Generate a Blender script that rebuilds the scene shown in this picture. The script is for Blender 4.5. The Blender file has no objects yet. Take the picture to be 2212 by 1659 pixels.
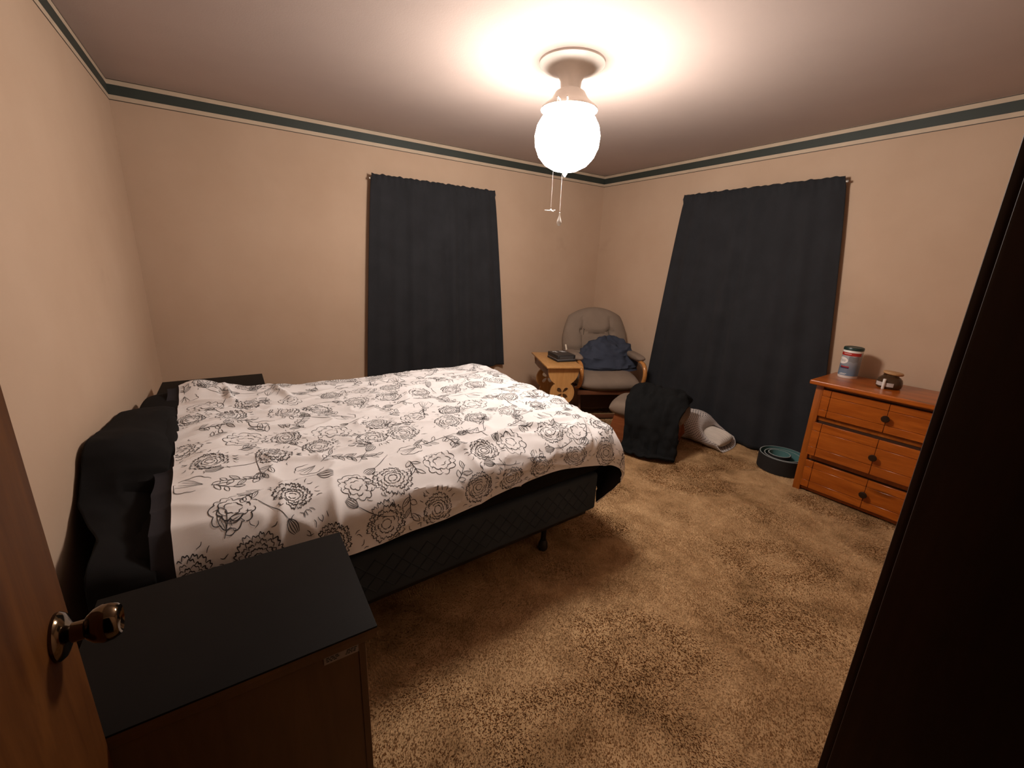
import bpy, bmesh, math, random
import numpy as np
from mathutils import Vector, Matrix, noise

random.seed(7)
scene = bpy.context.scene
col = scene.collection
PI = math.pi

# ------------------------------------------------------------------ camera
cam_data = bpy.data.cameras.new('camera')
cam = bpy.data.objects.new('camera', cam_data)
col.objects.link(cam)
cam_data.sensor_fit = 'HORIZONTAL'
cam_data.sensor_width = 36.0
cam_data.lens = 922.46 / 2212 * 36.0
cam_data.clip_start = 0.01
cr = Vector((0.84147304, -0.53879504, 0.04028675))
cu = Vector((0.11402238, 0.24997097, 0.9615162))
cb = Vector((-0.52813068, -0.80449637, 0.27177853))
M = Matrix((cr, cu, cb)).transposed().to_4x4()
M.translation = (0.49656735, -3.86807924, 1.45805179)
cam.matrix_world = M
scene.camera = cam

# ------------------------------------------------------------------ world, exposure
world = bpy.data.worlds.new('world')
scene.world = world
world.use_nodes = True
world.node_tree.nodes['Background'].inputs[0].default_value = (0.02, 0.015, 0.012, 1)
world.node_tree.nodes['Background'].inputs[1].default_value = 0.04
vs = scene.view_settings
vs.view_transform = 'Standard'
vs.look = 'None'
vs.gamma = 1.0
vs.use_curve_mapping = False
vs.exposure = 0.0
LAMP = 93.0                      # brightness of the frosted glass shades
LAMP_COL = (1.0, 0.90, 0.81)

# ------------------------------------------------------------------ room sizes
W = 4.167      # x of the right wall
D = -3.79      # y of the front wall (door wall), room side
H = 2.44

# ------------------------------------------------------------------ materials
def s2l(r, g, b):
    f = lambda c: (c / 255 / 12.92) if c / 255 <= 0.04045 else ((c / 255 + 0.055) / 1.055) ** 2.4
    return (f(r), f(g), f(b))

class NT:
    def __init__(s, name):
        s.m = bpy.data.materials.new(name); s.m.use_nodes = True
        s.n = s.m.node_tree.nodes; s.l = s.m.node_tree.links
        s.b = s.n['Principled BSDF']
    def add(s, t, **k):
        n = s.n.new(t)
        for a, v in k.items():
            if a.startswith('in_'):
                key = a[3:]; key = int(key) if key.isdigit() else key.replace('_', ' ')
                n.inputs[key].default_value = v
            else: setattr(n, a, v)
        return n
    def link(s, a, b): s.l.new(a, b)
    def coord(s, kind='Object', scale=(1, 1, 1), rot=(0, 0, 0)):
        t = s.add('ShaderNodeTexCoord'); mp = s.add('ShaderNodeMapping')
        mp.inputs['Scale'].default_value = scale; mp.inputs['Rotation'].default_value = rot
        s.link(t.outputs[kind], mp.inputs[0]); return mp.outputs[0]
    def noise(s, vec, scale, detail=3, rough=0.55, dist=0):
        n = s.add('ShaderNodeTexNoise'); n.inputs['Scale'].default_value = scale
        n.inputs['Detail'].default_value = detail; n.inputs['Roughness'].default_value = rough
        n.inputs['Distortion'].default_value = dist
        s.link(vec, n.inputs['Vector']); return n.outputs[0]
    def ramp(s, fac, stops):
        r = s.add('ShaderNodeValToRGB'); e = r.color_ramp.elements
        while len(e) < len(stops): e.new(0.5)
        for i, (p, c) in enumerate(stops):
            e[i].position = p; e[i].color = (*c, 1)
        s.link(fac, r.inputs[0]); return r.outputs[0]
    def math(s, op, a, b=None, clamp=False):
        n = s.add('ShaderNodeMath', operation=op); n.use_clamp = clamp
        for i, v in enumerate((a, b)):
            if v is None: continue
            if hasattr(v, 'links'): s.link(v, n.inputs[i])
            else: n.inputs[i].default_value = v
        return n.outputs[0]
    def mix(s, fac, a, b):
        n = s.add('ShaderNodeMix', data_type='RGBA')
        for sock, v in ((n.inputs['Factor'], fac), (n.inputs['A'], a), (n.inputs['B'], b)):
            if hasattr(v, 'links'): s.link(v, sock)
            elif isinstance(v, tuple): sock.default_value = (*v, 1)
            else: sock.default_value = v
        return n.outputs['Result']
    def base(s, c):
        if hasattr(c, 'links'): s.link(c, s.b.inputs['Base Color'])
        else: s.b.inputs['Base Color'].default_value = (*c, 1)
    def rough(s, v): s.b.inputs['Roughness'].default_value = v
    def spec(s, v): s.b.inputs['Specular IOR Level'].default_value = v
    def bump(s, h, strength=0.3, dist=0.002):
        b = s.add('ShaderNodeBump'); b.inputs['Strength'].default_value = strength
        b.inputs['Distance'].default_value = dist
        s.link(h, b.inputs['Height']); s.link(b.outputs[0], s.b.inputs['Normal'])

def simple(name, c, rough=0.6, metal=0.0, spec=0.5, var=0.08, vscale=8, bump=0.0, bscale=60, bdist=0.002):
    t = NT(name); v = t.coord()
    n = t.noise(v, vscale, 3)
    t.base(t.ramp(n, [(0.3, tuple(x * (1 - var) for x in c)), (0.7, tuple(min(1, x * (1 + var)) for x in c))]))
    t.rough(rough); t.spec(spec); t.b.inputs['Metallic'].default_value = metal
    if bump: t.bump(t.noise(v, bscale, 4), bump, bdist)
    return t.m

def cloth(name, c, weave=350, bump=0.25, var=0.1, sheen=0.0, rough=0.95):
    t = NT(name); v = t.coord()
    n = t.noise(v, 5, 4)
    t.base(t.ramp(n, [(0.3, tuple(x * (1 - var) for x in c)), (0.7, tuple(min(1, x * (1 + var)) for x in c))]))
    t.rough(rough); t.spec(0.15)
    t.b.inputs['Sheen Weight'].default_value = sheen
    t.bump(t.noise(v, weave, 2), bump, 0.001)
    return t.m

def wood(name, dark, light, axis='X', scale=1.0, rough=0.4, knots=True, coat=0.0):
    t = NT(name)
    sc = {'X': (0.8, 7, 7), 'Y': (7, 0.8, 7), 'Z': (7, 7, 0.8)}[axis]
    v = t.coord(scale=tuple(x * scale for x in sc))
    n = t.noise(v, 2.2, 5, 0.6, 1.2)
    v2 = t.coord(scale=tuple(x * scale * 7 for x in sc))
    n2 = t.noise(v2, 2.0, 3)
    f = t.math('ADD', t.math('MULTIPLY', n, 0.75), t.math('MULTIPLY', n2, 0.25))
    c = t.ramp(f, [(0.32, dark), (0.5, tuple((a + b) / 2 for a, b in zip(dark, light))), (0.66, light)])
    if knots:
        k = t.noise(t.coord(scale=tuple(x ** 0.5 * 1.6 for x in sc)), 2.0, 1)
        c = t.mix(t.math('MULTIPLY', t.math('GREATER_THAN', k, 0.0), t.ramp(k, [(0.66, (0, 0, 0)), (0.78, (1, 1, 1))])), c, tuple(x * 0.45 for x in dark))
    t.base(c); t.rough(rough); t.b.inputs['Coat Weight'].default_value = coat
    t.b.inputs['Coat Roughness'].default_value = 0.2
    t.bump(n2, 0.08, 0.001)
    return t.m

MT = {}
# plaster walls
t = NT('wall_paint'); v = t.coord()
n1 = t.noise(v, 1.6, 4); n2 = t.noise(v, 0.9, 2)
wc = t.ramp(n1, [(0.3, (0.480, 0.340, 0.240)), (0.7, (0.530, 0.385, 0.280))])
smudge = t.ramp(t.noise(t.coord(scale=(1, 1, 1.4)), 2.3, 3), [(0.66, (0, 0, 0)), (0.80, (0.35, 0.35, 0.35))])
t.base(t.mix(smudge, wc, (0.36, 0.25, 0.18))); t.rough(0.75); t.spec(0.25)
t.bump(t.noise(v, 90, 4), 0.12, 0.002); MT['wall'] = t.m
t = NT('ceiling_paint'); v = t.coord()
t.base(t.ramp(t.noise(v, 1.2, 4), [(0.3, (0.43, 0.345, 0.312)), (0.7, (0.475, 0.385, 0.348))])); t.rough(0.8); t.spec(0.2)
t.bump(t.noise(v, 140, 4), 0.2, 0.002); MT['ceiling'] = t.m
# carpet
def carpet_color(t, v):
    a = t.noise(v, 3.0, 5, 0.62, 0.6); b = t.noise(v, 11, 4, 0.6, 0.4)
    f = t.math('ADD', t.math('MULTIPLY', a, 0.62), t.math('MULTIPLY', b, 0.38))
    return t.ramp(f, [(0.33, (0.255, 0.148, 0.068)), (0.47, (0.40, 0.246, 0.122)), (0.62, (0.55, 0.360, 0.190))])
t = NT('carpet'); v = t.coord(); t.base(carpet_color(t, v)); t.rough(1.0); t.spec(0.05)
t.bump(t.noise(v, 160, 4), 0.6, 0.006); MT['carpet'] = t.m
t = NT('carpet_pile'); v = t.coord(); t.base(carpet_color(t, v)); t.rough(0.95); t.spec(0.08); MT['pile'] = t.m

MT['border_cream'] = simple('border_cream', (0.52, 0.41, 0.30), 0.6)
MT['border_green'] = simple('border_green', (0.028, 0.036, 0.030), 0.6)
MT['border_line_gap_shade'] = simple('border_line_gap_shade', (0.05, 0.035, 0.025), 0.6)
MT['door'] = wood('door_wood', (0.060, 0.018, 0.003), (0.115, 0.040, 0.0075), 'Z', 1.0, 0.6, False)
MT['door'].node_tree.nodes['Principled BSDF'].inputs['Specular IOR Level'].default_value = 0.12
MT['casing'] = wood('casing_wood', (0.022, 0.008, 0.003), (0.050, 0.020, 0.007), 'Z', 1.0, 0.5, False)
MT['bronze'] = simple('antique_bronze', (0.12, 0.083, 0.05), 0.12, 1.0)
MT['black_quilt'] = cloth('black_quilted_ticking', (0.040, 0.050, 0.062), 300, 0.3)
MT['black_sheet'] = cloth('black_bed_sheet', (0.0075, 0.0070, 0.0072), 400, 0.2)
MT['reverse'] = cloth('comforter_reverse', (0.026, 0.024, 0.028), 400, 0.2)
MT['comforter'] = cloth('comforter_cotton', (0.79, 0.77, 0.775), 500, 0.15, 0.03)
MT['ink'] = simple('printed_ink', (0.035, 0.032, 0.035), 0.9)
MT['dark_metal'] = simple('dark_bed_metal', (0.02, 0.018, 0.017), 0.45, 0.6)
MT['caster'] = simple('caster_plastic', (0.02, 0.02, 0.02), 0.4)
MT['ns_top'] = simple('nightstand_top_laminate', (0.0105, 0.0095, 0.0090), 0.6, spec=0.08)
MT['ns_body'] = wood('nightstand_fibreboard', (0.095, 0.042, 0.013), (0.140, 0.066, 0.022), 'Z', 0.8, 0.6, False)
MT['ns_front'] = simple('nightstand_front_laminate', (0.02, 0.018, 0.017), 0.45)
MT['sticker'] = simple('sticker_paper', (0.30, 0.24, 0.20), 0.6)
MT['curtain'] = cloth('black_curtain', (0.0225, 0.0235, 0.0270), 260, 0.35, 0.15, sheen=0.05)
MT['rod'] = simple('curtain_rod_metal', (0.35, 0.33, 0.30), 0.4, 0.6)
MT['pine'] = wood('varnished_pine', (0.27, 0.055, 0.004), (0.50, 0.130, 0.014), 'X', 1.0, 0.28, True, 0.3)
MT['pine_v'] = wood('varnished_pine_upright', (0.25, 0.055, 0.005), (0.42, 0.115, 0.013), 'Z', 1.0, 0.3, False, 0.3)
MT['pine_dark'] = simple('dresser_recess', (0.05, 0.016, 0.005), 0.6)
MT['knob'] = simple('dark_knob', (0.02, 0.009, 0.005), 0.3)
MT['oak'] = wood('oak', (0.42, 0.20, 0.062), (0.58, 0.31, 0.11), 'Z', 1.3, 0.35, False, 0.2)
MT['oak_dark'] = wood('dark_glider_wood', (0.10, 0.035, 0.017), (0.17, 0.062, 0.028), 'X', 1.3, 0.4, False, 0.1)  # dark reddish brown for low rails, base bars and aprons
MT['oak_arm'] = wood('varnished_bentwood', (0.36, 0.14, 0.035), (0.52, 0.23, 0.068), 'Y', 1.3, 0.18, False, 0.5)
MT['ott_wood'] = wood('red_stained_oak', (0.20, 0.055, 0.018), (0.31, 0.10, 0.036), 'X', 1.2, 0.35, False, 0.2)
MT['oak_lit'] = simple('oak_highlight', (0.72, 0.62, 0.50), 0.3)  # bright highlight on the oak arm upright, put into its colour
MT['taupe'] = cloth('taupe_chenille', (0.205, 0.154, 0.118), 220, 0.6, 0.10)
MT['taupe_seam'] = cloth('taupe_piping', (0.10, 0.08, 0.06), 220, 0.4)
MT['navy'] = cloth('navy_jersey', (0.042, 0.049, 0.072), 300, 0.4, 0.15)
MT['jacket'] = cloth('black_fleece', (0.0075, 0.0078, 0.0082), 200, 0.6, 0.2)
MT['zip'] = simple('zip_teeth', (0.22, 0.22, 0.23), 0.35, 0.2)
MT['black_plastic'] = simple('black_plastic', (0.018, 0.018, 0.019), 0.4)
MT['grey_seam'] = simple('grey_trim', (0.16, 0.16, 0.17), 0.5)
MT['white_print'] = simple('white_print', (0.75, 0.75, 0.75), 0.6)
MT['white_plastic'] = simple('white_plastic', (0.80, 0.76, 0.72), 0.35)
MT['green_lid'] = simple('dark_green_lid', (0.012, 0.035, 0.030), 0.35)
MT['red_print'] = simple('red_print', (0.42, 0.022, 0.016), 0.4)
MT['purple_print'] = simple('purple_print', (0.055, 0.020, 0.060), 0.4)
MT['grey_print'] = simple('grey_print', (0.20, 0.20, 0.21), 0.5)
MT['wood_lid'] = wood('wooden_jar_lid', (0.36, 0.19, 0.075), (0.50, 0.29, 0.13), 'X', 6, 0.5, False)
MT['paper'] = simple('paper_label', (0.50, 0.44, 0.42), 0.7)
MT['wax'] = simple('candle_wax', (0.07, 0.04, 0.025), 0.5)
MT['teal'] = simple('teal_pad', (0.085, 0.20, 0.20), 0.6)
MT['black_foam'] = simple('black_foam', (0.011, 0.010, 0.010), 0.7)
MT['ring_edge'] = simple('pale_ring_edge', (0.38, 0.42, 0.41), 0.5)
MT['fan_white'] = simple('white_fan_enamel', (0.70, 0.64, 0.58), 0.4)
MT['fan_blade'] = simple('pale_fan_blade', (0.62, 0.53, 0.46), 0.45)
MT['chain'] = simple('white_chain', (0.8, 0.78, 0.74), 0.3)

t = NT('amber_glass'); t.base((0.16, 0.085, 0.04)); t.rough(0.04); t.b.inputs['Transmission Weight'].default_value = 0.65
t.b.inputs['IOR'].default_value = 1.45; MT['amber'] = t.m
t = NT('lit_frosted_glass'); t.base((0.9, 0.88, 0.84)); t.rough(0.4)
t.b.inputs['Emission Color'].default_value = (*LAMP_COL, 1); t.b.inputs['Emission Strength'].default_value = LAMP
MT['shade'] = t.m
# wipes canister label: pale top fading into blue print
t = NT('canister_print'); v = t.coord()
sx = t.add('ShaderNodeSeparateXYZ'); t.link(v, sx.inputs[0])
zz = t.math('ADD', t.math('MULTIPLY', sx.outputs[2], 5.0), t.math('MULTIPLY', t.noise(v, 14, 2), 0.25))
t.base(t.ramp(zz, [(0.18, (0.13, 0.20, 0.30)), (0.45, (0.17, 0.20, 0.25)), (0.78, (0.30, 0.31, 0.34)), (1.0, (0.42, 0.42, 0.44))]))
t.rough(0.3); MT['can_label'] = t.m
# polka dot cotton (cloth coordinates in UV)
t = NT('polka_dot_cotton'); tc = t.add('ShaderNodeTexCoord')
mp = t.add('ShaderNodeMapping'); mp.inputs['Rotation'].default_value = (0, 0, 0.785); t.link(tc.outputs['UV'], mp.inputs[0])
sc_ = t.add('ShaderNodeVectorMath', operation='SCALE'); sc_.inputs['Scale'].default_value = 62; t.link(mp.outputs[0], sc_.inputs[0])
fr = t.add('ShaderNodeVectorMath', operation='FRACTION'); t.link(sc_.outputs[0], fr.inputs[0])
sb = t.add('ShaderNodeVectorMath', operation='SUBTRACT'); sb.inputs[1].default_value = (0.5, 0.5, 0); t.link(fr.outputs[0], sb.inputs[0])
sp = t.add('ShaderNodeSeparateXYZ'); t.link(sb.outputs[0], sp.inputs[0])
d2 = t.math('ADD', t.math('MULTIPLY', sp.outputs[0], sp.outputs[0]), t.math('MULTIPLY', sp.outputs[1], sp.outputs[1]))
t.base(t.mix(t.math('LESS_THAN', d2, 0.065), (0.62, 0.56, 0.53), (0.05, 0.045, 0.05))); t.rough(0.9); MT['dots'] = t.m
MT['dots_in'] = cloth('pillowcase_lining', (0.30, 0.26, 0.24), 300, 0.2)
MT['stripe'] = cloth('ribbed_cream_cotton', (0.60, 0.53, 0.47), 300, 0.3)

# ------------------------------------------------------------------ helpers
def tag(o, label=None, cat=None, group=None, kind=None):
    if label: o['label'] = label
    if cat: o['category'] = cat
    if group: o['group'] = group
    if kind: o['kind'] = kind
    return o

def empty(name, loc, rz=0, label=None, cat=None, group=None, rot=None):
    o = bpy.data.objects.new(name, None); col.objects.link(o)
    o.empty_display_size = 0.05
    o.location = loc; o.rotation_euler = rot or (0, 0, rz)
    return tag(o, label, cat, group)

def link(name, me, mats, parent=None, loc=(0, 0, 0), rot=(0, 0, 0), smooth=True):
    o = bpy.data.objects.new(name, me); col.objects.link(o)
    for m in (mats if isinstance(mats, (list, tuple)) else [mats]):
        me.materials.append(MT[m] if isinstance(m, str) else m)
    if parent: o.parent = parent
    o.location = loc; o.rotation_euler = rot
    if smooth:
        me.polygons.foreach_set('use_smooth', [True] * len(me.polygons))
        try: me.set_sharp_from_angle(angle=math.radians(38))
        except Exception: pass
    return o

def from_bm(name, bm, mats, parent=None, loc=(0, 0, 0), rot=(0, 0, 0), smooth=True):
    bmesh.ops.recalc_face_normals(bm, faces=bm.faces)
    me = bpy.data.meshes.new(name); bm.to_mesh(me); bm.free()
    return link(name, me, mats, parent, loc, rot, smooth)

def from_data(name, V, F, mats, parent=None, loc=(0, 0, 0), rot=(0, 0, 0), smooth=True, midx=None, uv=None):
    me = bpy.data.meshes.new(name)
    me.from_pydata([tuple(map(float, p)) for p in V], [], F)
    if uv is not None:
        l = me.uv_layers.new(name='UVMap')
        li = np.zeros(len(me.loops), dtype=np.int32); me.loops.foreach_get('vertex_index', li)
        l.data.foreach_set('uv', np.asarray(uv, dtype=np.float32)[li].ravel())
    me.update()
    o = link(name, me, mats, parent, loc, rot, smooth)
    if midx is not None: me.polygons.foreach_set('material_index', midx)
    return o

def add_box(bm, lo, hi, bev=0.0, seg=2, mat=0, M=None):
    r = bmesh.ops.create_cube(bm, size=1.0)
    vs_ = r['verts']
    c = [(a + b) / 2 for a, b in zip(lo, hi)]; s = [b - a for a, b in zip(lo, hi)]
    for v_ in vs_:
        v_.co = Vector((v_.co.x * s[0] + c[0], v_.co.y * s[1] + c[1], v_.co.z * s[2] + c[2]))
    es = list({e for v_ in vs_ for e in v_.link_edges})
    fs = list({f for v_ in vs_ for f in v_.link_faces})
    for f in fs: f.material_index = mat
    if bev > 0:
        rr = bmesh.ops.bevel(bm, geom=es, offset=bev, segments=seg, profile=0.6, affect='EDGES', clamp_overlap=True)
        for f in rr['faces']: f.material_index = mat
        vs_ = list({v_ for f in rr['faces'] for v_ in f.verts} | {v_ for v_ in vs_ if v_.is_valid})
    if M is not None:
        bmesh.ops.transform(bm, matrix=M, verts=[v_ for v_ in vs_ if v_.is_valid])
    return vs_

def box(name, lo, hi, mats, parent=None, bev=0.004, seg=2, loc=(0, 0, 0), rot=(0, 0, 0)):
    bm = bmesh.new(); add_box(bm, lo, hi, bev, seg)
    return from_bm(name, bm, mats, parent, loc, rot)

def lathe_data(prof, n=32):
    V = []; F = []
    for i in range(n):
        a = 2 * PI * i / n
        for r, z in prof: V.append((r * math.cos(a), r * math.sin(a), z))
    m = len(prof)
    for i in range(n):
        j = (i + 1) % n
        for k in range(m - 1): F.append((i * m + k, j * m + k, j * m + k + 1, i * m + k + 1))
    return V, F

def lathe(name, prof, mats, parent=None, n=32, loc=(0, 0, 0), rot=(0, 0, 0), midx=None):
    V, F = lathe_data(prof, n)
    bm = bmesh.new()
    vv = [bm.verts.new(p) for p in V]
    m = len(prof)
    for i, f in enumerate(F):
        try:
            fc = bm.faces.new([vv[k] for k in f])
            if midx: fc.material_index = midx[i % (m - 1)]
        except ValueError: pass
    bmesh.ops.remove_doubles(bm, verts=bm.verts, dist=1e-5)
    bmesh.ops.dissolve_degenerate(bm, edges=bm.edges, dist=1e-6)
    return from_bm(name, bm, mats, parent, loc, rot)

def smooth_path(pts, n=8):
    P = [Vector(p) for p in pts]; out = []
    for i in range(len(P) - 1):
        p0 = P[max(0, i - 1)]; p1 = P[i]; p2 = P[i + 1]; p3 = P[min(len(P) - 1, i + 2)]
        for k in range(n):
            t_ = k / n
            out.append(0.5 * ((2 * p1) + (p2 - p0) * t_ + (2 * p0 - 5 * p1 + 4 * p2 - p3) * t_ ** 2 + (3 * p1 - p0 - 3 * p2 + p3) * t_ ** 3))
    out.append(P[-1]); return out

def tube(name, pts, r, mats, parent=None, n=10, rx=None, up=(1, 0, 0), closed=False):
    """round or elliptical bar along a path; r across 'up', rx the other way"""
    rx = rx or r; pts = [Vector(p) for p in pts]; V = []; F = []; N = len(pts)
    upv = Vector(up)
    for i, p in enumerate(pts):
        a = pts[max(0, i - 1)]; b = pts[min(N - 1, i + 1)]
        if closed: a = pts[i - 1]; b = pts[(i + 1) % N]
        d = (b - a).normalized(); s = upv - d * upv.dot(d)
        if s.length < 1e-4: s = Vector((0, 0, 1)) - d * d.z
        s.normalize(); q = d.cross(s)
        for k in range(n):
            an = 2 * PI * k / n
            V.append(p + s * (r * math.cos(an)) + q * (rx * math.sin(an)))
    for i in range(N if closed else N - 1):
        j = (i + 1) % N
        for k in range(n): F.append((i * n + k, i * n + (k + 1) % n, j * n + (k + 1) % n, j * n + k))
    if not closed:
        F.append(tuple(range(n - 1, -1, -1))); F.append(tuple((N - 1) * n + k for k in range(n)))
    return from_data(name, V, F, mats, parent)

def pillow_data(w, d, h, n=24, p=2.6, corner=0.35, e=0.42, mod=None):
    """closed cushion: rounded-square outline, soft edge"""
    V = []; F = []; idx = {}
    for s in (1, -1):
        for i in range(n + 1):
            for j in range(n + 1):
                edge = i in (0, n) or j in (0, n)
                if edge and s == -1: idx[(s, i, j)] = idx[(1, i, j)]; continue
                u = -math.cos(PI * i / n); v_ = -math.cos(PI * j / n)
                x = u * math.sqrt(1 - corner * v_ * v_ / 2) * w / 2
                y = v_ * math.sqrt(1 - corner * u * u / 2) * d / 2
                th = max(0, (1 - abs(u) ** p) * (1 - abs(v_) ** p)) ** e
                z = s * th * h / 2
                if mod: x, y, z = mod(x, y, z, u, v_, s)
                idx[(s, i, j)] = len(V); V.append((x, y, z))
    for s in (1, -1):
        for i in range(n):
            for j in range(n):
                f = (idx[(s, i, j)], idx[(s, i + 1, j)], idx[(s, i + 1, j + 1)], idx[(s, i, j + 1)])
                F.append(f if s == 1 else f[::-1])
    return V, F

def pillow(name, w, d, h, mats, parent=None, loc=(0, 0, 0), rot=(0, 0, 0), **k):
    V, F = pillow_data(w, d, h, **k)
    return from_data(name, V, F, mats, parent, loc, rot)

def prism(name, outline, thick, mats, parent=None, loc=(0, 0, 0), rot=(0, 0, 0), holes=(), bev=0.0):
    """flat board in local XZ, thickness along Y; holes are cut through"""
    from mathutils.geometry import tessellate_polygon
    polys = [[Vector((x, z, 0)) for x, z in outline]] + [[Vector((x, z, 0)) for x, z in h_] for h_ in holes]
    tris = tessellate_polygon(polys)
    flat = [p for pl in polys for p in pl]; n = len(flat)
    V = [(p.x, -thick / 2, p.y) for p in flat] + [(p.x, thick / 2, p.y) for p in flat]
    F = [tuple(t_) for t_ in tris] + [tuple(n + k for k in t_[::-1]) for t_ in tris]
    o = 0
    for pl in polys:
        m = len(pl)
        for k in range(m): F.append((o + k, o + (k + 1) % m, n + o + (k + 1) % m, n + o + k))
        o += m
    bm = bmesh.new(); vv = [bm.verts.new(p) for p in V]
    for f in F:
        try: bm.faces.new([vv[k] for k in f])
        except ValueError: pass
    return from_bm(name, bm, mats, parent, loc, rot)

def struct(o): o['kind'] = 'structure'; return o

# ------------------------------------------------------------------ room shell
struct(box('floor', (-0.1, D - 1.2, -0.1), (W + 0.1, 0.1, 0.0), 'carpet', bev=0))
struct(box('ceiling', (-0.1, D - 0.14, H), (W + 0.1, 0.1, H + 0.1), 'ceiling', bev=0))
struct(box('wall_left', (-0.12, D - 0.12, 0), (0, 0.12, H), 'wall', bev=0))
struct(box('wall_back', (0, 0, 0), (W, 0.12, H), 'wall', bev=0))
struct(box('wall_right', (W, D - 0.12, 0), (W + 0.12, 0.12, H), 'wall', bev=0))
DX0, DX1, DH = 0.228, 0.950, 2.04         # door opening
bm = bmesh.new()
add_box(bm, (0, D - 0.12, 0), (DX0 - 0.02, D, H))
add_box(bm, (DX1 + 0.02, D - 0.12, 0), (W, D, H))
add_box(bm, (DX0 - 0.02, D - 0.12, DH + 0.02), (DX1 + 0.02, D, H))
struct(from_bm('wall_front', bm, 'wall', smooth=False))
# door frame: jambs and casing
bm = bmesh.new()
add_box(bm, (DX1, D - 0.125, 0), (DX1 + 0.02, D + 0.002, DH + 0.02), 0.003)
add_box(bm, (DX0 - 0.02, D - 0.125, 0), (DX0, D + 0.002, DH + 0.02), 0.003)
add_box(bm, (DX0, D - 0.125, DH), (DX1, D + 0.002, DH + 0.02), 0.003)
struct(from_bm('trim_1', bm, 'casing'))
bm = bmesh.new()
add_box(bm, (DX1 + 0.006, D, 0), (DX1 + 0.068, D + 0.010, DH + 0.07), 0.004)
add_box(bm, (DX0 - 0.075, D, 0), (DX0 - 0.012, D + 0.010, DH + 0.07), 0.004)
add_box(bm, (DX0 - 0.012, D, DH + 0.008), (DX1 + 0.006, D + 0.010, DH + 0.07), 0.004)
struct(from_bm('trim_2', bm, 'casing'))
# wallpaper border under the ceiling
bands = [(2.4385, 2.4340, 2), (2.4340, 2.4090, 0), (2.4090, 2.3520, 1), (2.3520, 2.3270, 0), (2.3270, 2.3225, 2)]  # topmost dark line paints the shadow gap at the ceiling
def border(name, a, b, nrm):
    V = []; F = []; mi = []
    for z1, z0, m in bands:
        k = len(V); off = Vector(nrm) * 0.0015
        for p in (a, b):
            for z in (z0, z1):
                V.append(Vector((p[0], p[1], z)) + off)
        F.append((k, k + 2, k + 3, k + 1)); mi.append(m)
        for e in ((k, k + 2), (k + 1, k + 3)):
            q = len(V); V.append(V[e[0]] - off); V.append(V[e[1]] - off)
            F.append((e[0], e[1], q + 1, q)); mi.append(m)
    return struct(from_data(name, V, F, ['border_cream', 'border_green', 'border_line_gap_shade'], smooth=False, midx=mi))
border('trim_3', (0, 0), (W, 0), (0, -1, 0))
border('trim_4', (0, D), (0, 0), (1, 0, 0))
border('trim_5', (W, 0), (W, D), (-1, 0, 0))
border('trim_6', (W, D), (0, D), (0, 1, 0))

# door leaf, swung open along the left wall side
door = struct(box('door_1', (0, 0, 0.012), (0.035, 0.722, 2.025), 'door', bev=0.002))
door.location = (0.195, D + 0.006, 0)
KY, KZ = 0.668, 0.917
for sgn in (1, -1):
    prof_r = [(0.0, 0.0), (0.034, 0.0), (0.034, 0.004), (0.030, 0.009), (0.020, 0.013), (0.014, 0.016), (0.0135, 0.030), (0.016, 0.032)]
    prof_k = [(0.0, 0.030), (0.014, 0.030), (0.018, 0.033), (0.024, 0.040), (0.0275, 0.050), (0.0265, 0.060), (0.023, 0.067), (0.0205, 0.069), (0.017, 0.066), (0.010, 0.063), (0.0, 0.062)]
    rose = lathe('door_knob', prof_r, 'bronze', door, 32, ((0.035 if sgn > 0 else 0), KY, KZ), (0, sgn * PI / 2, 0))
    kn = lathe('knob_grip', prof_k, 'bronze', rose, 32)
    rose['label'] = 'antique bronze door knob'
for z in (0.25, 1.05, 1.80):
    lathe('hinge', [(0, 0), (0.007, 0), (0.007, 0.09), (0, 0.09)], 'bronze', door, 10, (0.040, 0.004, z))

# shag pile of the carpet (short curled blades)
rng = np.random.default_rng(3)
def carpet_pile(N):
    x = rng.uniform(0.62, W - 0.03, N); y = rng.uniform(D + 0.02, -0.75, N)
    keep = (x > 0.62) & (y > D + 0.02)
    x, y = x[keep], y[keep]; n = len(x)
    # direction field: smooth swirls so that the nap lies in patches
    a = 2.2 * np.sin(2.1 * x + 1.3 * y) + 1.8 * np.sin(5.3 * y - 3.1 * x + 1.0) + 1.2 * np.sin(9.7 * x + 8.3 * y) + rng.normal(0, 0.55, n)
    lean = rng.uniform(0.002, 0.007, n); hgt = rng.uniform(0.003, 0.0062, n); w = rng.uniform(0.0018, 0.0040, n)
    dx, dy = np.cos(a), np.sin(a)
    V = np.empty((n, 3, 3), np.float32)
    V[:, 0] = np.stack([x - dy * w, y + dx * w, np.full(n, -0.001)], 1)
    V[:, 1] = np.stack([x + dy * w, y - dx * w, np.full(n, -0.001)], 1)
    V[:, 2] = np.stack([x + dx * lean, y + dy * lean, hgt], 1)
    me = bpy.data.meshes.new('carpet_pile')
    me.vertices.add(3 * n); me.loops.add(3 * n); me.polygons.add(n)
    me.vertices.foreach_set('co', V.ravel())
    me.loops.foreach_set('vertex_index', np.arange(3 * n, dtype=np.int32))
    me.polygons.foreach_set('loop_start', np.arange(0, 3 * n, 3, dtype=np.int32))
    me.update(calc_edges=True)
    o = bpy.data.objects.new('carpet_pile', me); col.objects.link(o); me.materials.append(MT['pile'])
    o.parent = bpy.data.objects['floor']; o['kind'] = 'stuff'; o['label'] = 'short brown shag pile of the carpet'
carpet_pile(420000)

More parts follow.
